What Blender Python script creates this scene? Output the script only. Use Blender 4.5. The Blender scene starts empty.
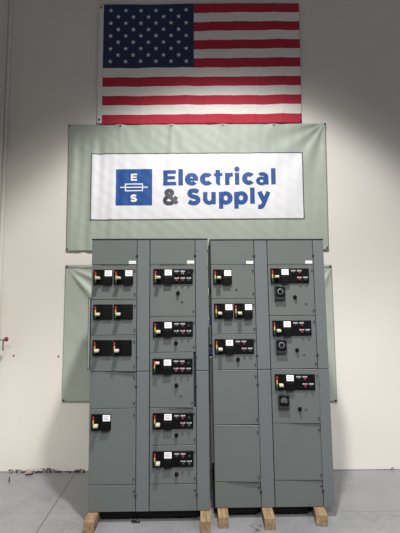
import bpy, bmesh, math, random
from mathutils import Vector, Matrix
random.seed(4)
C = bpy.context.scene.collection
S = bpy.context.scene
PI = math.pi

# ------------------------------------------------------------------ materials
def lin(c):
    return tuple(((v/255)/12.92 if v/255 <= .04045 else ((v/255+.055)/1.055)**2.4) for v in c) + (1,)
def mat(name, rgb, rough=.5, metal=0, spec=.5, noise=None, bump=None, coat=0):
    m = bpy.data.materials.new(name); m.use_nodes = True
    nt = m.node_tree; N = nt.nodes; b = N['Principled BSDF']
    col = lin(rgb)
    b.inputs['Roughness'].default_value = rough
    b.inputs['Metallic'].default_value = metal
    b.inputs['Specular IOR Level'].default_value = spec
    b.inputs['Coat Weight'].default_value = coat
    b.inputs['Base Color'].default_value = col
    tc = N.new('ShaderNodeTexCoord')
    if noise:
        sc, amt = noise
        n = N.new('ShaderNodeTexNoise'); n.inputs['Scale'].default_value = sc; n.inputs['Detail'].default_value = 5
        nt.links.new(tc.outputs['Object'], n.inputs['Vector'])
        r = N.new('ShaderNodeValToRGB')
        r.color_ramp.elements[0].position = .3; r.color_ramp.elements[1].position = .7
        r.color_ramp.elements[0].color = tuple(v*(1-amt) for v in col[:3])+(1,)
        r.color_ramp.elements[1].color = tuple(min(1, v*(1+amt)) for v in col[:3])+(1,)
        nt.links.new(n.outputs['Fac'], r.inputs['Fac']); nt.links.new(r.outputs['Color'], b.inputs['Base Color'])
    if bump:
        sc, st = bump
        n = N.new('ShaderNodeTexNoise'); n.inputs['Scale'].default_value = sc; n.inputs['Detail'].default_value = 6
        nt.links.new(tc.outputs['Object'], n.inputs['Vector'])
        bp = N.new('ShaderNodeBump'); bp.inputs['Strength'].default_value = st; bp.inputs['Distance'].default_value = .004
        nt.links.new(n.outputs['Fac'], bp.inputs['Height']); nt.links.new(bp.outputs['Normal'], b.inputs['Normal'])
    return m

M = dict(
 grey=mat('grey_enamel', (97,102,101), .42, noise=(2.2,.035), bump=(60,.05)),
 grey2=mat('grey_enamel_wireway', (100,105,107), .42, noise=(1.8,.03), bump=(60,.05)),
 rim=mat('enamel_edge', (132,136,134), .38),
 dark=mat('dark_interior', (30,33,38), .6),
 navy=mat('navy_cap', (22,30,80), .5),
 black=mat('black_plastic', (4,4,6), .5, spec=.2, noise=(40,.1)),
 black2=mat('black_matte', (6,6,9), .6, spec=.15, noise=(60,.15)),
 bez=mat('charcoal_bezel', (40,42,46), .45),
 dial=mat('grey_dial', (105,108,110), .4),
 beige=mat('beige_grip', (196,186,166), .45),
 red=mat('red_mark', (168,46,42), .5), yel=mat('yellow_mark', (188,166,72), .5), grn=mat('green_mark', (26,82,54), .5),
 rbtn=mat('red_button', (120,14,26), .4), gbtn=mat('green_button', (16,70,46), .35), kbtn=mat('black_button', (26,26,30), .35),
 label=mat('white_label', (238,238,240), .6), ink=mat('label_ink', (150,150,158), .6), legend=mat('legend_plate', (175,176,182), .5),
 pink=mat('nameplate', (232,226,222), .5),
 metal=mat('dull_steel', (120,122,124), .35, .8),
 darkmetal=mat('dark_latch', (42,44,48), .45, .3),
 sheet=mat('banner_sheet', (164,172,161), .5, spec=.35, noise=(3,.03), bump=(8,.8)),
 hem=mat('banner_hem', (152,160,150), .45),
 white=mat('printed_white', (224,225,230), .5, spec=.35, noise=(5,.02), bump=(12,.8)),
 border=mat('border_ink', (64,66,72), .5),
 blue=mat('printed_blue', (34,78,146), .55, spec=.3),
 amp=mat('printed_charcoal', (62,66,72), .45),
 fred=mat('flag_red', (176,26,54), .75, noise=(30,.06), bump=(140,.25)),
 fwhite=mat('flag_white', (226,222,216), .75, noise=(30,.03), bump=(140,.25)),
 fblue=mat('flag_blue', (36,44,84), .75, noise=(40,.08), bump=(140,.25)),
 fstar=mat('flag_star', (222,222,222), .7),
 brass=mat('brass_grommet', (120,110,84), .35, .9),
 knobred=mat('red_knob', (146,52,52), .4),
)
def wood(seed):
    m = bpy.data.materials.new('sawn_pine'); m.use_nodes = True; nt = m.node_tree; N = nt.nodes; b = N['Principled BSDF']
    tc = N.new('ShaderNodeTexCoord'); mp = N.new('ShaderNodeMapping'); mp.inputs['Scale'].default_value = (40, 3, 40)
    mp.inputs['Location'].default_value = (seed, seed*2, 0)
    n = N.new('ShaderNodeTexNoise'); n.inputs['Scale'].default_value = 1.2; n.inputs['Detail'].default_value = 6; n.inputs['Distortion'].default_value = 1.0
    r = N.new('ShaderNodeValToRGB'); r.color_ramp.elements[0].position = .3; r.color_ramp.elements[1].position = .75
    r.color_ramp.elements[0].color = lin((112,90,66)); r.color_ramp.elements[1].color = lin((166,139,108))
    L = nt.links.new; L(tc.outputs['Object'], mp.inputs['Vector']); L(mp.outputs['Vector'], n.inputs['Vector']); L(n.outputs['Fac'], r.inputs['Fac']); L(r.outputs['Color'], b.inputs['Base Color'])
    b.inputs['Roughness'].default_value = .8
    return m

# ------------------------------------------------------------------ mesh builder
class MB:
    def __init__(s, f=None):
        s.bm = bmesh.new(); s.mats = []; s.f = f
    def mi(s, m):
        if m not in s.mats: s.mats.append(m)
        return s.mats.index(m)
    def _tag(s, verts, m):
        fs = set(f for v in verts for f in v.link_faces); i = s.mi(m)
        for f in fs: f.material_index = i
    def box(s, lo, hi, m, bev=0):
        b2 = bmesh.new(); bmesh.ops.create_cube(b2, size=1)
        for v in b2.verts: v.co = Vector([lo[k]+(v.co[k]+.5)*(hi[k]-lo[k]) for k in range(3)])
        if bev: bmesh.ops.bevel(b2, geom=b2.edges[:], offset=bev, segments=2, affect='EDGES', profile=.5)
        s._merge(b2, m)
    def _merge(s, b2, m):
        i = s.mi(m); mp = {}
        for v in b2.verts: mp[v] = s.bm.verts.new(v.co)
        for f in b2.faces:
            nf = s.bm.faces.new([mp[v] for v in f.verts]); nf.material_index = i; nf.smooth = f.smooth
        b2.free()
    def cyl(s, c, r, h, axis, m, n=20, r2=None, bev=0):
        b2 = bmesh.new(); bmesh.ops.create_cone(b2, cap_ends=True, segments=n, radius1=r, radius2=r if r2 is None else r2, depth=h)
        if bev:
            eds = [e for e in b2.edges if abs(e.verts[0].co.z-e.verts[1].co.z) < 1e-6]
            bmesh.ops.bevel(b2, geom=eds, offset=bev, segments=2, affect='EDGES')
        for f in b2.faces: f.smooth = len(f.verts) == 4
        a = Vector(axis).normalized(); q = Vector((0,0,1)).rotation_difference(a)
        for v in b2.verts: v.co = q @ v.co + Vector(c)
        s._merge(b2, m)
    def ring(s, c, R, r, axis, m, n=24, k=8):
        b2 = bmesh.new(); a = Vector(axis).normalized(); q = Vector((0,0,1)).rotation_difference(a); g = []
        for i in range(n):
            t = 2*PI*i/n; row = []
            for j in range(k):
                p = 2*PI*j/k
                row.append(b2.verts.new(q @ Vector(((R+r*math.cos(p))*math.cos(t), (R+r*math.cos(p))*math.sin(t), r*math.sin(p))) + Vector(c)))
            g.append(row)
        for i in range(n):
            for j in range(k):
                f = b2.faces.new((g[i][j], g[(i+1)%n][j], g[(i+1)%n][(j+1)%k], g[i][(j+1)%k])); f.smooth = True
        s._merge(b2, m)
    def poly(s, pts, m, smooth=False):
        f = s.bm.faces.new([s.bm.verts.new(p) for p in pts]); f.material_index = s.mi(m); f.smooth = smooth
    def build(s, name, parent=None, label=None):
        if s.f:
            for v in s.bm.verts: v.co = s.f(v.co)
        me = bpy.data.meshes.new(name); s.bm.to_mesh(me); s.bm.free()
        for m in s.mats: me.materials.append(m)
        o = bpy.data.objects.new(name, me); C.objects.link(o)
        if parent: o.parent = parent
        if label: o['label'] = label
        return o
def empty(name, loc, rz=0):
    o = bpy.data.objects.new(name, None); C.objects.link(o); o.location = loc; o.rotation_euler = (0,0,rz); o.empty_display_size = .1
    return o
def tag(o, label, cat, group=None, kind=None):
    if label: o['label'] = label
    if cat: o['category'] = cat
    if group: o['group'] = group
    if kind: o['kind'] = kind
    return o

# ------------------------------------------------------------------ room shell
WY = 4.939      # back wall plane
def mnode(nt, op, a, b=None):
    n = nt.nodes.new('ShaderNodeMath'); n.operation = op
    for i, x in enumerate((a, b)):
        if x is None: continue
        if isinstance(x, (int, float)): n.inputs[i].default_value = x
        else: nt.links.new(x, n.inputs[i])
    return n.outputs[0]
def mixc(nt, fac, c1, c2):
    n = nt.nodes.new('ShaderNodeMix'); n.data_type = 'RGBA'
    nt.links.new(fac, n.inputs[0])
    for i, c in ((6, c1), (7, c2)):
        if isinstance(c, tuple): n.inputs[i].default_value = c
        else: nt.links.new(c, n.inputs[i])
    return n.outputs[2]
def noise(nt, vec, sc, det=4, rough=.55):
    n = nt.nodes.new('ShaderNodeTexNoise'); n.inputs['Scale'].default_value = sc; n.inputs['Detail'].default_value = det; n.inputs['Roughness'].default_value = rough
    nt.links.new(vec, n.inputs['Vector']); return n.outputs['Fac']
def ramp(nt, fac, p0, p1, c0=(0,0,0,1), c1=(1,1,1,1)):
    r = nt.nodes.new('ShaderNodeValToRGB'); r.color_ramp.elements[0].position = p0; r.color_ramp.elements[1].position = p1
    r.color_ramp.elements[0].color = c0; r.color_ramp.elements[1].color = c1
    nt.links.new(fac, r.inputs['Fac']); return r.outputs['Color']
def maprange(nt, v, a, b, c=0., d=1.):
    n = nt.nodes.new('ShaderNodeMapRange'); nt.links.new(v, n.inputs[0])
    for i, x in enumerate((a, b, c, d)): n.inputs[i+1].default_value = x
    return n.outputs[0]

def wall_material():
    m = bpy.data.materials.new('painted_concrete_wall'); m.use_nodes = True; nt = m.node_tree; b = nt.nodes['Principled BSDF']
    tc = nt.nodes.new('ShaderNodeTexCoord'); P = tc.outputs['Object']
    sp = nt.nodes.new('ShaderNodeSeparateXYZ'); nt.links.new(P, sp.inputs[0]); X, Y, Z = sp.outputs
    base = ramp(nt, noise(nt, P, .9, 5), .3, .7, lin((221,216,208)), lin((227,224,217)))
    spots = ramp(nt, noise(nt, P, 14, 3), .735, .76)
    base = mixc(nt, mnode(nt, 'MULTIPLY', spots, .18), base, lin((150,140,120)))
    # chipped paint along the foot of the wall
    n1 = noise(nt, P, 38, 4, .7); n2 = noise(nt, P, 5, 2)
    hz = mnode(nt, 'ADD', .006, mnode(nt, 'MULTIPLY', maprange(nt, n2, .35, .65), .034))
    low = mnode(nt, 'LESS_THAN', Z, hz)
    xm = mnode(nt, 'MULTIPLY', mnode(nt, 'GREATER_THAN', X, -2.12), mnode(nt, 'LESS_THAN', X, -1.28))
    xr = mnode(nt, 'MULTIPLY', mnode(nt, 'GREATER_THAN', X, 1.9), mnode(nt, 'LESS_THAN', X, 2.1))
    msk = mnode(nt, 'ADD', xm, mnode(nt, 'MULTIPLY', xr, .7))
    chip = mnode(nt, 'MULTIPLY', mnode(nt, 'MULTIPLY', low, msk), mnode(nt, 'GREATER_THAN', n1, .47))
    base = mixc(nt, chip, base, lin((92,86,78)))
    seam = mnode(nt, 'LESS_THAN', Z, .007)
    base = mixc(nt, mnode(nt, 'MULTIPLY', seam, .8), base, lin((88,88,84)))
    nt.links.new(base, b.inputs['Base Color']); b.inputs['Roughness'].default_value = .62
    bp = nt.nodes.new('ShaderNodeBump'); bp.inputs['Strength'].default_value = .12; bp.inputs['Distance'].default_value = .004
    nt.links.new(noise(nt, P, 45, 6), bp.inputs['Height']); nt.links.new(bp.outputs['Normal'], b.inputs['Normal'])
    return m
def floor_material():
    m = bpy.data.materials.new('sealed_concrete_floor'); m.use_nodes = True; nt = m.node_tree; b = nt.nodes['Principled BSDF']
    tc = nt.nodes.new('ShaderNodeTexCoord'); P = tc.outputs['Object']
    sp = nt.nodes.new('ShaderNodeSeparateXYZ'); nt.links.new(P, sp.inputs[0]); X, Y, Z = sp.outputs
    big = noise(nt, P, 2.2, 6, .65); fine = noise(nt, P, 34, 5, .7)
    base = ramp(nt, big, .28, .72, lin((126,127,130)), lin((146,147,151)))
    base = mixc(nt, mnode(nt, 'MULTIPLY', ramp(nt, fine, .42, .8), .5), base, lin((92,94,96)))
    wob = mnode(nt, 'MULTIPLY', mnode(nt, 'SUBTRACT', noise(nt, P, 6, 4), .5), .012)
    jx = mnode(nt, 'LESS_THAN', mnode(nt, 'ABSOLUTE', mnode(nt, 'ADD', mnode(nt, 'ADD', X, 1.342), mnode(nt, 'MULTIPLY', mnode(nt, 'SUBTRACT', Y, 4.2), .043))), .0045)
    jy = mnode(nt, 'LESS_THAN', mnode(nt, 'ABSOLUTE', mnode(nt, 'ADD', mnode(nt, 'SUBTRACT', Y, 3.962), wob)), .004)
    base = mixc(nt, mnode(nt, 'MULTIPLY', jy, .55), base, lin((82,84,88)))
    base = mixc(nt, mnode(nt, 'MULTIPLY', jx, .9), base, lin((60,62,66)))
    # wandering crack and broken edge right of the cabinets
    n5 = noise(nt, P, 3.1, 5, .7)
    ln = mnode(nt, 'ABSOLUTE', mnode(nt, 'SUBTRACT', Y, mnode(nt, 'ADD', 3.50, mnode(nt, 'MULTIPLY', n5, .75))))
    ck = mnode(nt, 'MULTIPLY', mnode(nt, 'LESS_THAN', ln, .007), mnode(nt, 'GREATER_THAN', X, 1.16))
    base = mixc(nt, mnode(nt, 'MULTIPLY', ck, .45), base, lin((84,86,88)))
    # brown scuff in front of the second cabinet
    dx = mnode(nt, 'DIVIDE', mnode(nt, 'SUBTRACT', X, .445), .075); dy = mnode(nt, 'DIVIDE', mnode(nt, 'SUBTRACT', Y, 3.68), .09)
    d = mnode(nt, 'SQRT', mnode(nt, 'ADD', mnode(nt, 'MULTIPLY', dx, dx), mnode(nt, 'MULTIPLY', dy, dy)))
    scuff = mnode(nt, 'MULTIPLY', maprange(nt, d, 1.1, .5), ramp(nt, noise(nt, P, 22, 4, .7), .46, .56))
    base = mixc(nt, mnode(nt, 'MULTIPLY', scuff, .95), base, lin((96,86,74)))
    nt.links.new(base, b.inputs['Base Color'])
    nt.links.new(maprange(nt, big, .3, .7, .26, .33), b.inputs['Roughness'])
    bp = nt.nodes.new('ShaderNodeBump'); bp.inputs['Strength'].default_value = .12; bp.inputs['Distance'].default_value = .004
    nt.links.new(fine, bp.inputs['Height']); nt.links.new(bp.outputs['Normal'], b.inputs['Normal'])
    return m
WM = wall_material(); FM = floor_material()
def structure(name, lo, hi, m, bev=0):
    b = MB(); b.box(lo, hi, m, bev); return tag(b.build(name), None, None, kind='structure')
structure('floor', (-2.55, -3.5, -.2), (7, WY+.2, 0), FM)
structure('wall_back', (-2.55, WY, 0), (7, WY+.2, 8), WM)
structure('wall_left', (-2.55, 3.2, 0), (-2.30, WY, 8), WM)
b = MB(); b.box((-2.30, WY-.055, 0), (-2.262, WY, 8), WM, .012); b.box((-2.30, WY-.125, 0), (-2.288, WY-.085, 8), WM, .004)
tag(b.build('trim_1'), None, None, kind='structure')

# ------------------------------------------------------------------ banners and flag
def sstep(a, b, x):
    t = max(0, min(1, (x-a)/(b-a))); return t*t*(3-2*t)
def hash1(i): return (math.sin(i*127.1+3.3)*43758.5453) % 1
GX = [-1.535 + 3.01*i/5 for i in range(6)]
def fold_upper(x, z):
    """distance of the sheet from the wall"""
    d = .020
    t = 3.944 - z
    for i, g in enumerate(GX):                       # soft creases under each grommet
        for k, (a, w) in enumerate(((0, .022), (.62, .06), (-.75, .05))):
            cx = g + a*t*(1 if hash1(i*3+k) > .35 else .6)
            d += (.007 if k == 0 else .006)*(.4+1.1*hash1(i*5+k+2))*math.exp(-((x-cx)/(w+.05*t))**2)*math.exp(-t*(.5 if k == 0 else 1.1))
    wl_ = sstep(-.55, -1.35, x)
    d += wl_*.010*(math.sin(x*29+.6*math.sin(z*2.1))*.7+.5*math.sin(x*53+2*math.sin(z*1.3)))*sstep(3.95, 3.6, z)
    d += .0035*math.sin(x*13+z*2.3)*math.sin(z*5-1.7*x) + .0016*math.sin(x*41+z*19)*math.sin(z*23-x*9)
    # tension rays from the upper right corner
    rx, rz = 1.475-x, 3.944-z; r = math.hypot(rx, rz)+1e-4; th = math.atan2(rz, rx)
    d += .012*math.sin(th*13)*math.exp(-r/.55)*sstep(0, .15, r)
    return d
def fold_lower(x, z):
    d = .017
    rx, rz = x+1.545, 2.262-z; r = math.hypot(rx, rz)+1e-4; th = math.atan2(rz, rx)
    d += (.045*math.exp(-((th-.82)/.10)**2) + .034*math.exp(-((th-.42)/.09)**2) + .009*math.exp(-((th-.1)/.06)**2))*sstep(0, .2, r)*math.exp(-(r/.75)**2)*min(1, r*3.2)
    rx, rz = 1.50-x, 2.248-z; r = math.hypot(rx, rz)+1e-4; th = math.atan2(rz, rx)
    d += (.022*math.exp(-((th-1.1)/.14)**2) + .012*math.exp(-((th-.6)/.12)**2))*sstep(0, .16, r)*math.exp(-(r/.8)**2)
    d += .003*math.sin(x*11+z*1.5)+.0012*math.sin(x*30+z*17)
    return d
def grid_sheet(b, x0, x1, z0, z1, fn, nx, nz, m, thick=.0008, off=0, corner=None):
    """sheet following the folds, with real thickness; corner(u,v)->(x,z)"""
    F = []; B = []
    for j in range(nz+1):
        rf = []; rb = []
        for i in range(nx+1):
            u, v = i/nx, j/nz
            x, z = corner(u, v) if corner else (x0+u*(x1-x0), z0+v*(z1-z0))
            d = fn(x, z)+off
            rf.append(b.bm.verts.new((x, WY-d, z))); rb.append(b.bm.verts.new((x, WY-d+thick, z)))
        F.append(rf); B.append(rb)
    def q(a, m_, sm=True):
        f = b.bm.faces.new(a); f.material_index = b.mi(m_); f.smooth = sm
    for j in range(nz):
        for i in range(nx):
            mm = m((i+.5)/nx, (j+.5)/nz) if callable(m) else m
            q((F[j][i], F[j][i+1], F[j+1][i+1], F[j+1][i]), mm)
            q((B[j][i], B[j+1][i], B[j+1][i+1], B[j][i+1]), mm)
    m0 = m(.01, .01) if callable(m) else m
    for i in range(nx):
        q((F[0][i+1], F[0][i], B[0][i], B[0][i+1]), m0, False); q((F[nz][i], F[nz][i+1], B[nz][i+1], B[nz][i]), m0, False)
    for j in range(nz):
        q((F[j][0], F[j+1][0], B[j+1][0], B[j][0]), m0, False); q((F[j+1][nx], F[j][nx], B[j][nx], B[j+1][nx]), m0, False)
def quadmap(tl, tr, bl, br):
    def c(u, v):
        l = (bl[0]+(tl[0]-bl[0])*v, bl[1]+(tl[1]-bl[1])*v); r = (br[0]+(tr[0]-br[0])*v, br[1]+(tr[1]-br[1])*v)
        return (l[0]+(r[0]-l[0])*u, l[1]+(r[1]-l[1])*u)
    return c
def grommets(parent, pts, fn, m):
    for x, z in pts:
        g = MB(); y = WY-fn(x, z)-.002
        g.ring((x, y, z), .010, .003, (0,1,0), m, 16, 6); g.cyl((x, y+.0005, z), .009, .0025, (0,1,0), M['darkmetal'], 12)
        g.build('grommet', parent)

# -- lettering: outline pieces in a drawing grid (u right, v down), thickened on the sheet
def U(px): return -1.266+(px-91)*.011605
def V(py): return 3.571-(py-154)*.01195
class Letters:
    def __init__(s, fn, off, m): s.b = MB(); s.fn = fn; s.off = off; s.m = m
    def quad(s, pts):
        P = [Vector((U(u), 0, V(v))) for u, v in pts]
        for p in P: p.y = WY-s.fn(p.x, p.z)-s.off
        s.b.poly(P, s.m)
    def done(s, parent, name='letter', label=None):
        o = s.b.build(name, parent, label); s.b = MB(); return o
    def rect(s, u0, v0, u1, v1, st=1.4):
        nu = max(1, int((u1-u0)/st)); nv = max(1, int((v1-v0)/st))
        for i in range(nu):
            for j in range(nv):
                a, c = u0+(u1-u0)*i/nu, u0+(u1-u0)*(i+1)/nu; d, e = v0+(v1-v0)*j/nv, v0+(v1-v0)*(j+1)/nv
                s.quad([(a,e),(c,e),(c,d),(a,d)])
    def arc(s, cx, cy, rx, ry, tx, ty, a0, a1, n=28):
        for i in range(n):
            p = [math.radians(a0+(a1-a0)*k/n) for k in (i, i+1)]
            o = [(cx+rx*math.cos(t), cy-ry*math.sin(t)) for t in p]; q = [(cx+(rx-tx)*math.cos(t), cy-(ry-ty)*math.sin(t)) for t in p]
            s.quad([q[0], o[0], o[1], q[1]])
    def disc(s, cx, cy, r):
        s.arc(cx, cy, r, r, r*.999, r*.999, 0, 360, 20)
    def stroke(s, pts, w, n=6, smooth=True):
        P = [Vector(p) for p in pts]
        if smooth:
            Q = []; E_ = [P[0]*2-P[1]]+P+[P[-1]*2-P[-2]]
            for i in range(1, len(E_)-2):
                for k in range(n):
                    t = k/n; a, b_, c, d = E_[i-1:i+3]
                    Q.append(.5*((2*b_)+(c-a)*t+(2*a-5*b_+4*c-d)*t*t+(3*b_-a-3*c+d)*t**3))
            Q.append(P[-1])
        else: Q = P
        L_ = []; R_ = []
        for i, p in enumerate(Q):
            d = (Q[min(i+1, len(Q)-1)]-Q[max(i-1, 0)]).normalized(); nrm = Vector((-d.y, d.x))*w/2
            L_.append(p+nrm); R_.append(p-nrm)
        for i in range(len(Q)-1): s.quad([L_[i], L_[i+1], R_[i+1], R_[i]])

banner = empty('banner', (0, 0, 0))
tag(banner, 'pale green vinyl banner reading Electrical & Supply, hung high on the white wall under the flag', 'banner')
b = MB(); grid_sheet(b, 0, 0, 0, 0, fold_upper, 220, 110, M['sheet'], corner=quadmap((-1.543,3.934),(1.481,3.932),(-1.544,2.434),(1.470,2.430)))
b.build('sheet', banner)
b = MB(); grid_sheet(b, -1.266, 1.201, 2.7925, 3.579, fold_upper, 190, 62, M['white'], .0006, .002)
for (x0, x1, z0, z1, nx, nz) in ((-1.271,1.206,3.574,3.584,190,1),(-1.271,1.206,2.788,2.798,190,1),(-1.271,-1.261,2.788,3.584,1,62),(1.196,1.206,2.788,3.584,1,62)):
    grid_sheet(b, x0, x1, z0, z1, fold_upper, nx, nz, M['border'], .0006, .0035)
panel = b.build('printed_panel', banner, 'white printed panel with thin dark border')
L = Letters(fold_upper, .0045, M['blue']); L.rect(115.8,169,152.2,205,1.5); logo = L.done(banner, 'logo_square', 'blue square logo with a white fuse symbol')
def glyph_S(L, x0, x1, y0, y1, w):
    W_, H_ = x1-x0, y1-y0
    f = lambda a, c: (x0+w/2+(W_-w)*a, y0+w/2*.92+(H_-w*.92)*c)
    L.stroke([f(.98,.10), f(.75,.01), f(.45,-.02), f(.15,.06), f(.04,.25), f(.2,.41), f(.5,.49), f(.82,.58), f(.97,.74), f(.86,.94), f(.55,1.02), f(.25,.99), f(-.04,.88)], w, 6)
L = Letters(fold_upper, .006, M['label'])
for r in ((130.8,173.6,132.7,180.6),(132.7,173.6,137,175.2),(132.7,176.4,136.6,177.8),(132.7,179,137,180.6)): L.rect(*r)
L.done(logo, label='white letter E')
glyph_S(L, 130.4, 137.2, 194.4, 201.5, 1.9); L.done(logo, label='white letter S')
for r in ((125,183.4,143,184.4),(125,190,143,191),(125,183.4,126,191),(142,183.4,143,191),(120,186.6,147.8,187.6)): L.rect(*r)
L.done(logo, 'fuse_symbol', 'white fuse outline')
L = Letters(fold_upper, .0045, M['blue'])
# Electrical
L.rect(163.2,170.3,167.7,185.5)
for v0, v1, u1 in ((170.3,173.9,176.0),(176.2,179.4,175.2),(181.9,185.5,176.3)): L.rect(167.7, v0, u1, v1)
L.done(panel)
L.rect(178.5,169.2,183.1,185.5); L.done(panel)
def e_(x0, x1, y0, y1):
    cx, cy, rx, ry = (x0+x1)/2, (y0+y1)/2, (x1-x0)/2, (y1-y0)/2
    L.arc(cx, cy, rx, ry, 5.0, 4.0, 0, 318); L.rect(cx-rx+3, cy-.9, cx+rx-.05, cy+1.5, 1.2)
def c_(x0, x1, y0, y1):
    cx, cy, rx, ry = (x0+x1)/2+.5, (y0+y1)/2, (x1-x0)/2+.5, (y1-y0)/2
    L.arc(cx, cy, rx, ry, 5.2, 4.3, 40, 320)
e_(185,198.5,173,185.8); L.done(panel); c_(200,212.8,173,185.8); L.done(panel)
L.rect(215.9,170.2,220.3,182.2); L.rect(214.3,173.4,222.6,176.5); L.arc(220.2,181.4,4.3,4.4,3.9,3.5,180,275); L.done(panel)
L.rect(225.3,173.3,229.7,185.4); L.stroke([(227.6,180.4),(228.6,176.6),(230.6,175.2),(233.2,175)], 3.9); L.done(panel)
L.rect(235.2,173.3,239.6,185.2); L.disc(237.4,169.6,2.7); L.done(panel)
c_(242.3,254.6,172.8,185.6); L.done(panel)
L.rect(264.6,177.4,269,185); L.arc(263.0,178.2,6.0,5.5,4.6,3.7,0,138); L.arc(261.9,181.5,5.6,4.3,3.8,2.9,0,360); L.done(panel)
L.rect(271.6,168.9,276.1,185); L.done(panel)
# Supply
glyph_S(L, 187, 200.8, 188.9, 204.9, 4.4); L.done(panel)
L.rect(203.1,192.3,207.5,199.2); L.rect(211.4,192.3,215.8,204.4); L.arc(209.3,198.8,6.3,6.2,4.6,3.9,180,335); L.done(panel)
for x0 in (218.9, 234.2):
    L.rect(x0,192.2,x0+4.4,208.8); L.arc(x0+6.9,198.3,6.9,6.6,4.9,4.1,0,360); L.done(panel)
L.rect(250.1,188.2,254.7,204.1); L.done(panel)
L.stroke([(259.4,192.2),(264.8,203.2)], 4.6, smooth=False); L.stroke([(268.5,192.2),(264.2,202.6),(262.6,205.8),(260.6,207.2),(258.0,206.9)], 4.3)
L.done(panel)
L = Letters(fold_upper, .0045, M['amp'])
L.stroke([(177.4,203.4),(172.6,199.0),(167.2,194.6),(166.4,192.2),(168.2,190.9),(170.6,190.9),(172.2,192.2),(171.6,194.4),(167.4,197.0),(165.2,199.2),(165.2,201.6),(167.6,203.3),(171.0,203.2),(174.2,201.0),(176.4,196.6)], 3.9)
L.done(panel, 'ampersand', 'dark grey ampersand')
grommets(banner, [(x, 3.914) for x in GX]+[(-1.53,2.455),(1.452,2.452)], fold_upper, M['metal'])

lb = empty('banner', (0, 0, 0))
tag(lb, 'blank grey-green vinyl banner on the wall behind the cabinets, mostly hidden, below the lettered one', 'banner')
b = MB(); grid_sheet(b, 0, 0, 0, 0, fold_lower, 200, 100, M['sheet'], corner=quadmap((-1.545,2.275),(1.498,2.258),(-1.549,.743),(1.507,.725)))
b.build('sheet', lb)
b = MB(); grid_sheet(b, 0, 0, 0, 0, fold_lower, 200, 2, M['hem'], .0006, .0015, corner=quadmap((-1.548,.785),(1.506,.767),(-1.549,.7435),(1.507,.7255)))
grid_sheet(b, 0, 0, 0, 0, fold_lower, 200, 2, M['hem'], .0006, .0015, corner=quadmap((-1.545,2.2745),(1.498,2.2575),(-1.545,2.235),(1.498,2.218)))
b.build('hem', lb)
grommets(lb, [(-1.525,2.255),(1.478,2.238),(-1.528,.764),(1.486,.746)], fold_lower, M['metal'])

# flag
FX0, FX1, FZ0, FZ1 = -1.155, 1.210, 3.938, 5.450
def fold_flag(x, z):
    d = .030
    for i in range(9):
        cx = -1.0+.28*i+.05*math.sin(z*3+i); d += .0045*math.exp(-((x-cx)/.02)**2)*(1 if hash1(i) > .3 else .3)
    d += .004*math.sin(x*3.1+z*1.3)+.0035*math.sin(x*9+2*math.sin(z*4))*math.sin(z*3.3+x)
    d += .0020*math.sin(z*37+3*math.sin(x*3))*(.4+.6*math.sin(x*5)**2)
    return d
flag = empty('flag', (0,0,0)); tag(flag, 'large American flag with stars and stripes pinned flat at the top of the wall', 'flag')
NS = 13; CXE = -.066
def fcorner(u, v):
    x = FX0+(FX1-FX0)*u; z = FZ0+(FZ1-FZ0)*v
    if .001 < v < .999: z += .0035*math.sin(x*4.3+z*2)+.002*math.sin(x*17+z)
    x += .010*(v-.5)*u
    return x, z
nxf = 208; cut = round((CXE-FX0)/(FX1-FX0)*nxf)
def fmat(u, v):
    s = int(v*13); red = (s % 2 == 0)
    if u*nxf < cut and s >= 6: return M['fblue']
    return M['fred'] if red else M['fwhite']
b = MB(); grid_sheet(b, 0, 0, 0, 0, fold_flag, nxf, 13*8, fmat, corner=fcorner); cloth = b.build('cloth', flag)
CH = (FZ1-FZ0)*7/13; CWd = (cut/nxf)*(FX1-FX0)
for r in range(9):
    n = 6 if r % 2 == 0 else 5
    for k in range(n):
        cx = FX0+CWd*((1+2*k) if n == 6 else (2+2*k))/12; cz = FZ1-CH*(r+1)/10
        P = []; b = MB()
        for i in range(10):
            rr = .031 if i % 2 == 0 else .0125; t = PI/2+i*PI/5+.05*math.sin(r*5+k*3)
            x, z = cx+rr*math.cos(t), cz+rr*math.sin(t); P.append(Vector((x, WY-fold_flag(x, z)-.002, z)))
        c = Vector((cx, WY-fold_flag(cx, cz)-.0022, cz))
        for i in range(10): b.poly([c, P[i], P[(i+1) % 10]], M['fstar'])
        b.build('star', cloth)
b = MB(); grid_sheet(b, FX0-.055, FX0+.003, FZ0+.01, FZ1, fold_flag, 3, 60, M['fwhite'], .001, .0012); b.build('header_strip', flag, 'white canvas hem at the left edge')
grommets(flag, [(FX0-.03, FZ0+.055), (FX0-.03, FZ1-.04), (FX1-.015, FZ0+.02)], fold_flag, M['darkmetal'])

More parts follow.
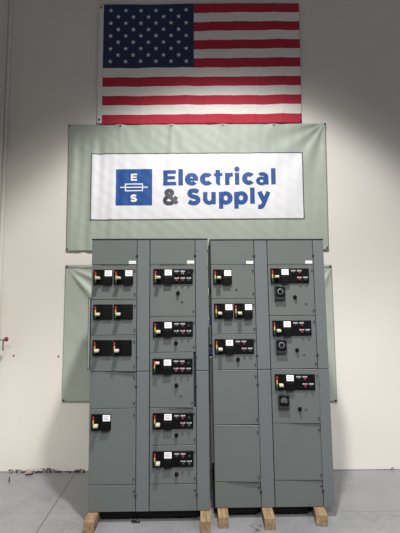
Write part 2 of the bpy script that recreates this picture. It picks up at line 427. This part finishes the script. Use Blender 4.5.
# ------------------------------------------------------------------ motor control cabinets
H = 2.286
ZL = {'A': [2.062,1.757,1.450,1.144,.836,.217], 'B': [2.062,1.608,1.301,.838,.529,.217],
      'C': [2.062,1.760,1.450,1.142,.680,.214], 'D': [2.062,1.608,1.146,.689,.219]}
def cabinet(loc, yaw, lean, sections, shade_strips, label):
    root = empty('electrical_cabinet', loc, yaw); tag(root, label, 'electrical cabinet', 'two double motor control cabinets')
    T = lambda co: Vector((co.x+lean*co.z, co.y, co.z))
    def nb(): return MB(T)
    W = 1.016
    b = nb()
    b.box((0,.022,.0), (W,.508,H), M['grey'], .003)
    b.build('enclosure', root)
    b = nb(); b.box((.05,.0205,.03), (W-.05,.0225,H-.03), M['dark']); b.build('gap_shade_sheet', root, 'dark sheet behind the doors standing in for shade in the gaps')  # dark sheet laid over the grey front to deepen shade between doors
    for q0, q1 in shade_strips:
        b = nb(); b.box((q0,.045,-.062), (q1,.075,0), M['black'], .002); b.build('base_shade_strip', root, 'added black strip standing in for shade under the doors')  # black strip added to darken the shaded gap under the cabinet
    b = nb(); b.box((-.002,-.004,H-.002), (W+.002,.51,H+.006), M['dark'], .001); b.build('top_cover', root, 'thin dark top edge')
    for s, (key, a0, aw0, aw1) in enumerate(sections):
        G = .0022
        # slim wireway doors beside the unit doors
        for z0, z1 in ((1.146, H-.004), (.002, 1.140)):
            b = nb(); b.box((aw0+G,0,z0), (aw1-G,.020,z1), M['grey2'], .0025); w = b.build('wireway_door', root)
            for zz in ((z1-.14, z0+.12) if z1 > 2 else (z1-.12, z0+.13)):
                b = nb(); b.cyl((aw0-.002,-.004,zz), .009, .008, (0,1,0), M['darkmetal'], 12, bev=.002); b.box((aw0-.012,-.009,zz-.003), (aw0+.012,-.006,zz+.003), M['darkmetal'], .001); b.build('latch', w)
        # top plate with nameplate
        b = nb(); b.box((a0+G,0,2.062+G), (aw0-G-.001,.020,H-.004), M['grey'], .0025); tp = b.build('top_plate', root)
        b = nb()
        b.box((aw0-.072,-.0025,2.068), (aw0-.010,.001,2.094), M['pink'], .0008)
        for k in range(7): b.box((aw0-.066+k*.0075,-.0028,2.077), (aw0-.062+k*.0075,-.002,2.085), M['ink'])
        b.build('nameplate', tp, 'small white nameplate')
        if key in 'AB':
            b = nb()
            for k in range(18): b.box((a0+.09+k*.013,-.0022,2.053), (a0+.097+k*.013,.001,2.0585), M['darkmetal'])
            perf = b
        else: perf = None
        Z = ZL[key]; doors = []
        for i in range(len(Z)-1):
            aj = AJAR.get((key, i), 0); ar = aw0-G-.001-NARROW.get((key, i), 0)
            def D(co, aj=aj, a0=a0):
                a = co.x-a0; y = co.y
                x2 = a0+a*math.cos(aj)+ (y)*math.sin(aj)*1.0; y2 = y*math.cos(aj)-a*math.sin(aj)
                return T(Vector((x2, y2, co.z)))
            db = MB(D); z1, z0 = Z[i]-G, Z[i+1]+G
            db.box((a0+G,0,z0), (ar,.020,z1), M['grey'], .0028)
            door = db.build('door', root); doors.append(door)
            # raised lip at the top of the door
            db = MB(D); db.box((a0+.006,-.0022,z1-.005), (ar-.004,.001,z1-.0015), M['rim'], .0008); db.build('top_lip', door)
            for zz in (z1-.05, z0+.045):
                db = MB(D); db.cyl((ar-.013,-.004,zz), .0065, .008, (0,1,0), M['bez'], 12, bev=.0015)
                db.box((ar-.016,-.0075,zz-.016), (ar-.010,-.002,zz+.004), M['metal'], .0015); db.build('latch', door)
            for spec in PANELS.get((key, i), []):
                operator(D, door, a0, *spec)
            for kind, a, z in EXTRA.get((key, i), []):
                db = MB(D)
                if kind == 'knob':
                    db.cyl((a,-.003,z), .017, .006, (0,1,0), M['black2'], 20, bev=.001); db.cyl((a,-.015,z), .0125, .022, (0,1,0), M['black'], 20, bev=.003); db.box((a-.003,-.030,z-.0115), (a+.003,-.025,z+.0115), M['black2'], .001)
                    db.build('reset_knob', door, 'round black knob')
                elif kind == 'dot':
                    db.cyl((a,-.003,z), .012, .006, (0,1,0), M['dial'], 16, bev=.0015); db.cyl((a,-.007,z), .005, .004, (0,1,0), M['bez'], 12); db.build('hole_plug', door)
                elif kind in ('relay', 'gauge'):
                    w_, h_ = .047, .058
                    db.box((a-w_,-.032,z-h_), (a+w_,-.001,z+h_), M['bez'], .004)
                    db.box((a-w_+.007,-.0345,z-h_+.022), (a+w_-.007,-.031,z+h_-.006), M['black2'], .002)
                    zc = z+.010
                    if kind == 'relay':
                        db.ring((a,-.035,zc), .022, .006, (0,1,0), M['dial'], 28, 8); db.cyl((a,-.040,zc), .0145, .014, (0,1,0), M['black'], 22, bev=.002)
                    else:
                        for k in range(9):
                            t = math.radians(215-k*31.5); x, zz = a+.027*math.cos(t), zc+.027*math.sin(t)
                            db.cyl((x,-.0355,zz), .0042, .003, (0,1,0), M['dial'], 8)
                        db.cyl((a,-.038,zc), .019, .010, (0,1,0), M['dial'], 22, bev=.002); db.box((a-.004,-.046,zc-.014), (a+.004,-.042,zc+.014), M['black'], .001)
                    for sx in (-1, 1): db.cyl((a+sx*.034,-.035,z-.044), .0045, .006, (0,1,0), M['metal'], 10)
                    db.build('overload_relay' if kind == 'relay' else 'dial_gauge', door, 'square dark device with a grey dial')
        if perf: perf.build('vent_slots', doors[0])
        b = nb(); b.box((a0+G,0,.003), (aw0-G-.001,.020,Z[-1]-G), M['grey'], .0025); bp = b.build('bottom_plate', root)
        b = nb(); b.cyl((aw0-.016,-.003,Z[-1]-.05), .0075, .006, (0,1,0), M['darkmetal'], 12, bev=.0015); b.build('latch', bp)
        if (key in BOTTOM_LIP):
            pass
    return root, T

def operator(D, door, a0, ax, zt, h, kind, handle, lab, btns=None):
    """black disconnect operator plate; ax = left edge from the section side, zt = top"""
    x = a0+ax; w = .343 if kind == 'full' else .166
    zb = zt-h
    b = MB(D)
    b.box((x,-.010,zb), (x+w,-.0005,zt), M['black'], .004)
    b.box((x,-.016,zt-.010), (x+(.075 if kind == 'full' else .066),-.009,zt), M['black2'], .002)
    b.box((x,-.016,zb), (x+(.075 if kind == 'full' else .066),-.009,zb+.008), M['black2'], .002)
    b.box((x,-.016,zb), (x+.008,-.009,zt), M['black2'], .002)
    b.box((x+.062,-.020,zb), (x+.070,-.009,zt), M['black2'], .002)
    b.build('operator_plate', door, 'black operator plate')
    mx0, mx1 = (x+.092, x+.166) if kind == 'full' else (x+.086, x+.160)
    b = MB(D)
    b.box((mx0-.006,-.019,zb+.003), (mx1+.003,-.008,zb+h*.50), M['black2'], .003)
    if kind == 'full' or lab:
        b.box((mx0,-.030,zb-.004), (mx1-.006,-.012,zb+h*.44), M['black2'], .004)
    for k in range(3): b.cyl((mx0+.012+k*.02,-.0105,zt-h*.24), .003, .004, (0,1,0), M['bez'], 8)
    b.build('breaker_module', door)
    # coloured position strip
    sx = x+.0125; s0, s1 = zb+.012, zt-.016
    b = MB(D); hh = (s1-s0)/3
    for k, m in enumerate((M['grn'], M['yel'], M['red'])): b.box((sx,-.0125,s0+hh*k), (sx+.0105,-.0095,s0+hh*(k+1)), m)
    b.build('position_strip', door, 'red, yellow and green position strip')
    # beige operating handle
    zc = {'mid': zb+h*.41, 'low': zb+h*.40, 'up': zb+h*.74}[handle]
    tilt = {'mid': .0, 'low': .14, 'up': -.03}[handle]
    def HD(co, zc=zc):
        d = -co.y; z = co.z-zc; y2 = -(d*math.cos(tilt)+z*math.sin(tilt)); z2 = zc+z*math.cos(tilt)-d*math.sin(tilt)
        return D(Vector((co.x, y2, z2)))
    b = MB(HD)
    hx0 = x+.026
    b.box((hx0+.004,-.035,zc-.011), (hx0+.034,-.006,zc+.011), M['black2'], .003)
    b.box((hx0+.003,-.074,zc-.011), (hx0+.039,-.030,zc+.011), M['beige'], .005)
    b.box((hx0+.007,-.0765,zc-.003), (hx0+.035,-.073,zc+.003), M['beige'], .001)
    b.build('handle', door, 'cream disconnect handle')
    if lab:
        lx0 = x+.098 if kind == 'full' else x+.098
        b = MB(D); b.box((lx0,-.0145,zt-.058), (lx0+.062,-.0095,zt-.008), M['label'], .0008)
        for k in range(3): b.box((lx0+.009,-.0149,zt-.022-k*.012), (lx0+(.052 if k != 1 else .044),-.0143,zt-.018-k*.012), M['ink'])
        b.build('label_plate', door, 'white paper label')
    if btns:
        off = x+.186
        b = MB(D); b.box((x+.178,-.0135,zb+.004), (x+w-.004,-.009,zt-.004), M['black2'], .002); b.build('button_plate', door)
        for row, items in enumerate(btns):
            for col, it in items:
                cx = off+.016+col*.053; cz = zt-.038-row*.060
                b = MB(D)
                if it[1] == 'L':
                    b.box((cx-.020,-.0155,cz+.011), (cx+.020,-.013,cz+.0215), M['legend'], .0006)
                    for k in range(4): b.box((cx-.015+k*.0085,-.0158,cz+.0145), (cx-.011+k*.0085,-.0152,cz+.0185), M['ink'])
                m = {'r': M['rbtn'], 'g': M['gbtn'], 'k': M['kbtn'], 's': M['beige']}[it[0]]
                b.cyl((cx,-.0155,cz-.003), .0135, .007, (0,1,0), M['bez'], 20, bev=.001)
                if it[0] == 's':
                    b.ring((cx,-.020,cz-.003), .0085, .0022, (0,1,0), m, 20, 6); b.box((cx-.003,-.032,cz-.011), (cx+.003,-.016,cz+.006), M['black'], .001)
                else: b.cyl((cx,-.024,cz-.003), .010, .017, (0,1,0), m, 18, bev=.0025)
                b.build('push_button', door, {'r': 'red push button', 'g': 'dark green push button', 'k': None, 's': 'selector switch'}[it[0]])

BOTTOM_LIP = ()
AJ = math.radians
AJAR = {('A',2): AJ(3.4), ('B',2): AJ(3.2), ('C',4): AJ(3.5), ('D',2): AJ(3.8), ('D',3): AJ(1.6)}
NARROW = {('B',2): .018}
PANELS = {
 ('A',0): [(.021,2.018,.130,'single','mid',1), (.199,2.018,.130,'single','mid',1)],
 ('A',1): [(.024,1.716,.130,'single','low',0), (.199,1.716,.130,'single','low',0)],
 ('A',2): [(.024,1.411,.132,'single','low',0), (.195,1.411,.132,'single','low',0)],
 ('A',4): [(.021,.793,.133,'single','low',1)],
 ('B',0): [(.032,2.022,.132,'full','mid',1, [[(0,'kL'),(1,'sL'),(2,'k.')],[(0,'rL'),(1,'rL'),(2,'gL')]])],
 ('B',1): [(.030,1.566,.131,'full','low',1, [[(0,'kL'),(1,'rL'),(2,'k.')],[(0,'kL'),(1,'rL'),(2,'gL')]])],
 ('B',2): [(.026,1.250,.130,'full','up',1, [[(0,'kL'),(1,'rL'),(2,'k.')],[(0,'rL'),(1,'rL'),(2,'kL')]])],
 ('B',3): [(.028,.796,.131,'full','low',1, [[(0,'kL'),(1,'rL'),(2,'k.')],[(1,'rL'),(2,'gL')]])],
 ('B',4): [(.028,.485,.130,'full','low',1, [[(0,'kL'),(1,'rL'),(2,'k.')],[(1,'kL'),(2,'gL')]])],
 ('C',0): [(.021,2.019,.130,'single','mid',1)],
 ('C',1): [(.024,1.718,.130,'single','low',1), (.197,1.718,.130,'single','low',1)],
 ('C',2): [(.022,1.409,.129,'full','low',1, [[(0,'kL'),(1,'rL')],[(1,'kL'),(2,'gL')]])],
 ('D',0): [(.022,2.026,.131,'full','mid',1, [[(0,'kL'),(1,'rL')],[(1,'rL'),(2,'gL')]])],
 ('D',1): [(.024,1.566,.132,'full','low',1, [[(0,'kL'),(1,'rL')],[(1,'rL'),(2,'kL')]])],
 ('D',2): [(.031,1.105,.134,'full','low',1, [[(0,'kL'),(1,'rL')],[(1,'rL'),(2,'kL')]])],
}
EXTRA = {
 ('B',0): [('knob',.755,1.811),('dot',.790,1.741)], ('B',1): [('knob',.736,1.380)], ('B',2): [('knob',.740,1.026),('dot',.778,.944)],
 ('B',3): [('knob',.738,.613)], ('B',4): [('knob',.738,.297)],
 ('C',0): [('dot',.225,1.845)], ('C',2): [('knob',.223,1.233)],
 ('D',0): [('relay',.606,1.808),('knob',.742,1.771),('dot',.838,1.718)], ('D',1): [('relay',.602,1.343),('knob',.742,1.309),('dot',.802,1.274)],
 ('D',2): [('gauge',.607,.876),('knob',.744,.811),('dot',.796,.814)],
}
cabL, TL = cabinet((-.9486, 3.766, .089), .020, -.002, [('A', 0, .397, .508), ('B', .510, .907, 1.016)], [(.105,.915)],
    'left double grey electrical cabinet with six black operator rows, standing on two wood blocks')
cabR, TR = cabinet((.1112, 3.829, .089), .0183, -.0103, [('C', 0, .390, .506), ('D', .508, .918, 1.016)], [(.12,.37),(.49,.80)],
    'right double grey electrical cabinet with square dial devices, standing on three wood blocks')
# pale side flange on the outer edge of the left cabinet
b = MB(TL); b.box((-.024,.002,1.160), (-.002,.03,1.775), M['darkmetal'], .001); b.box((-.020,-.001,1.167), (-.007,.028,1.768), M['rim'], .001)
b.build('side_flange', cabL, 'pale metal strip on the outer left side')
# open side of the right cabinet with bus bars, seen through the narrow gap
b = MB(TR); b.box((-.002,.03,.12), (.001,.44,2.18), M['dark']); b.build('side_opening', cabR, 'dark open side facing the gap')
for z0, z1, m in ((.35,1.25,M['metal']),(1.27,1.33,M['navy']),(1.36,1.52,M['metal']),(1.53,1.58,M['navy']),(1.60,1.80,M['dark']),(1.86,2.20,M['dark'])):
    b = MB(TR); b.box((-.022,.05,z0), (-.0025,.075,z1), m, .002); b.build('bus_bar', cabR)

# ------------------------------------------------------------------ timber blocks
def block(x, y, yaw, w, label, length=.72):
    b = MB(); b.box((-w/2, 0, 0), (w/2, length, .0885), wood(x*7+3), .003)
    o = b.build('wood_block'); o.location = (x, y, 0); o.rotation_euler = (0,0,yaw)
    return tag(o, label, 'wood block', 'sawn timber blocks under the cabinets')
blks = [(-.899,3.607,.012,.086,'sawn wood block with a blue mark under the outer left corner of the left cabinet'),
        (.028,3.613,-.003,.086,'sawn wood block under the right corner of the left cabinet'),
        (.173,3.678,-.004,.085,'sawn wood block under the left corner of the right cabinet, beside the gap'),
        (.544,3.648,-.02,.088,'sawn wood block under the middle of the right cabinet'),
        (.972,3.702,-.12,.092,'sawn wood block turned slightly under the right corner of the right cabinet')]
B0 = None
for i, a in enumerate(blks):
    o = block(*a)
    if i == 0: B0 = o
b = MB(); b.box((.0425,.030,.012), (.0445,.062,.034), M['navy'], .001); b.build('paint_mark', B0, 'blue paint mark')

# ------------------------------------------------------------------ small things
b = MB()
pts = [(0,0),(.07,.004),(.074,.05),(.04,.062),(.0,.05)]
for k, (h0, h1, m) in enumerate(((0,.014,M['darkmetal']),(.014,.036,mat('broken_concrete',(168,154,146),.9,noise=(30,.15),bump=(40,.8))))):
    bot = [(x*(1-.05*k), y*(1-.05*k), h0) for x, y in pts]; top = [(x*.94+.002, y*.9, h1+(.006 if i % 2 else -.003)) for i, (x, y) in enumerate(pts)]
    b.poly(bot[::-1], m); b.poly(top, m)
    for i in range(5): j = (i+1) % 5; b.poly([bot[i], bot[j], top[j], top[i]], m)
o = b.build('concrete_chunk'); o.location = (-1.895, 4.84, 0); tag(o, 'small broken chunk of concrete lying on the floor against the wall at left', 'debris')
b = MB(); b.cyl((0,0,.022), .006, .044, (0,.1,1), M['darkmetal'], 10); b.cyl((0,.002,.046), .009, .005, (0,.1,1), M['metal'], 10)
o = b.build('anchor_bolt'); o.location = (-1.985, 4.66, 0); tag(o, 'small dark anchor bolt standing up from the floor near the left wall', 'bolt')
# crumbs of paint and mortar at the wall foot
for i in range(20):
    x = -2.08+.82*(i+random.random()*.8)/20; r = .005+.009*random.random()
    b = MB(); b2 = bmesh.new(); bmesh.ops.create_icosphere(b2, subdivisions=1, radius=r)
    for v in b2.verts: v.co = Vector((v.co.x*(1+random.random()), v.co.y*.9, v.co.z*(.5+.3*random.random())))+Vector((0,0,r*.5))
    mn = min(v.co.z for v in b2.verts)
    for v in b2.verts: v.co.z -= mn
    b._merge(b2, M['black2'] if i % 3 else M['bez']); o = b.build('paint_chip'); o.location = (x, 4.925-r*.6-.012*random.random(), 0)
    tag(o, 'dark paint chip fallen along the foot of the wall left of the cabinets', 'debris', 'paint chips along the wall foot')
# clamp below the left cabinet
b = MB(); b.box((-.03,-.012,0), (.03,.012,.012), M['darkmetal'], .003); b.cyl((.012,0,.016), .010, .014, (0,0,1), M['metal'], 6); b.cyl((-.018,0,.02), .007, .05, (1,0,.5), M['darkmetal'], 10)
o = b.build('beam_clamp'); o.location = (-.545,3.785,0); tag(o, 'small dark metal clamp on the floor under the left cabinet', 'clamp')
# red valve handle on the left wall
v = empty('valve', (-2.288, 4.78, 1.432)); tag(v, 'small red knob valve on a grey stem sticking out of the left wall', 'valve')
b = MB(); b.cyl((.072,0,.006), .010, .160, (1,0,.12), M['metal'], 14); b.cyl((.004,0,0), .026, .008, (1,0,0), M['metal'], 18, bev=.002); b.build('stem', v)
b = MB(); b.cyl((.162,0,.016), .026, .020, (1,-.5,.1), M['knobred'], 20, bev=.006); b.cyl((.170,-.006,.017), .008, .024, (1,-.5,.1), M['metal'], 10); b.build('knob', v, 'red round knob')
b = MB(); b.box((.124,-.006,-.11), (.136,.006,.012), M['metal'], .002); b.build('shadow_bar', v)  # bar added in place of the vertical shadow below the valve
# old fixings on the wall
for x, z, lab in ((-2.105,1.255,'small rusty screw in the wall just below the red knob valve'), (-1.60,1.245,'small screw in the wall just left of the lower banner')):
    b = MB(); b.cyl((0,-.004,0), .009, .008, (0,1,0), M['darkmetal'], 12, bev=.002); b.box((-.007,-.0095,-.001), (.007,-.0075,.001), M['metal'])
    o = b.build('screw'); o.location = (x, WY, z); tag(o, lab, 'screw')

# ------------------------------------------------------------------ lights
def spot(loc, aim, watts, size, blend, radius, col):
    l = bpy.data.lights.new('high_bay_or_fill', 'SPOT'); l.energy = watts; l.spot_size = math.radians(size); l.spot_blend = blend; l.shadow_soft_size = radius; l.color = col
    o = bpy.data.objects.new('high_bay_or_fill_lamp', l); C.objects.link(o); o.location = loc
    d = Vector(aim)-Vector(loc); o.rotation_euler = d.to_track_quat('-Z', 'Y').to_euler(); return o
WARM = (1,.965,.89); COOL = (1,.985,.97)
spot((.27,2.04,5.55), (.27,2.54,4.68), 320, 80, .34, .13, COOL)      # flood leaning towards the wall
spot((.27,2.04,5.55), (.27,2.54,4.68), 180, 92, .7, .13, WARM)
spot((.27,2.04,5.55), (.22,2.24,4.55), 310, 112, .6, .13, WARM)     # the high bay itself, straight down
spot((.27,2.04,5.55), (.27,2.04,4.55), 270, 90, .4, .13, COOL)
spot((4.2,-.6,5.8), (4.2,-.6,4.8), 640, 128, .3, .16, COOL)
spot((.3,-2.4,5.8), (.3,-2.4,4.8), 1000, 132, .3, .3, COOL)  # unseen fill lamp behind the camera, added to brighten the lower wall
spot((-2.5,-4.5,5.8), (-2.5,-4.5,4.8), 420, 142, .3, .3, WARM)  # second unseen fill lamp, added further back on the left
w = bpy.data.worlds.new('hall'); S.world = w; w.use_nodes = True
w.node_tree.nodes['Background'].inputs[0].default_value = (.97,.97,1,1); w.node_tree.nodes['Background'].inputs[1].default_value = .12

# ------------------------------------------------------------------ camera
h, yaw, pitch, roll = 1.7493, -.0011, .1006, -.0063
cy, sy, cp, sp, cr, sr = math.cos(yaw), math.sin(yaw), math.cos(pitch), math.sin(pitch), math.cos(roll), math.sin(roll)
f = Vector((sy*cp, cy*cp, sp)); r = Vector((cy, -sy, 0)); u = r.cross(f)
r2 = r*cr+u*sr; u2 = u*cr-r*sr
cam = bpy.data.cameras.new('camera'); co = bpy.data.objects.new('camera', cam); C.objects.link(co)
cam.sensor_fit = 'HORIZONTAL'; cam.sensor_width = 36; cam.lens = 433/400*36; cam.clip_start = .05; cam.clip_end = 100
m3 = Matrix((r2, u2, -f)).transposed(); m4 = m3.to_4x4(); m4.translation = Vector((0,0,h)); co.matrix_world = m4
S.camera = co
S.view_settings.view_transform = 'Standard'; S.view_settings.look = 'None'; S.view_settings.gamma = 1; S.view_settings.exposure = .07
try: S.view_settings.use_curve_mapping = False
except Exception: pass
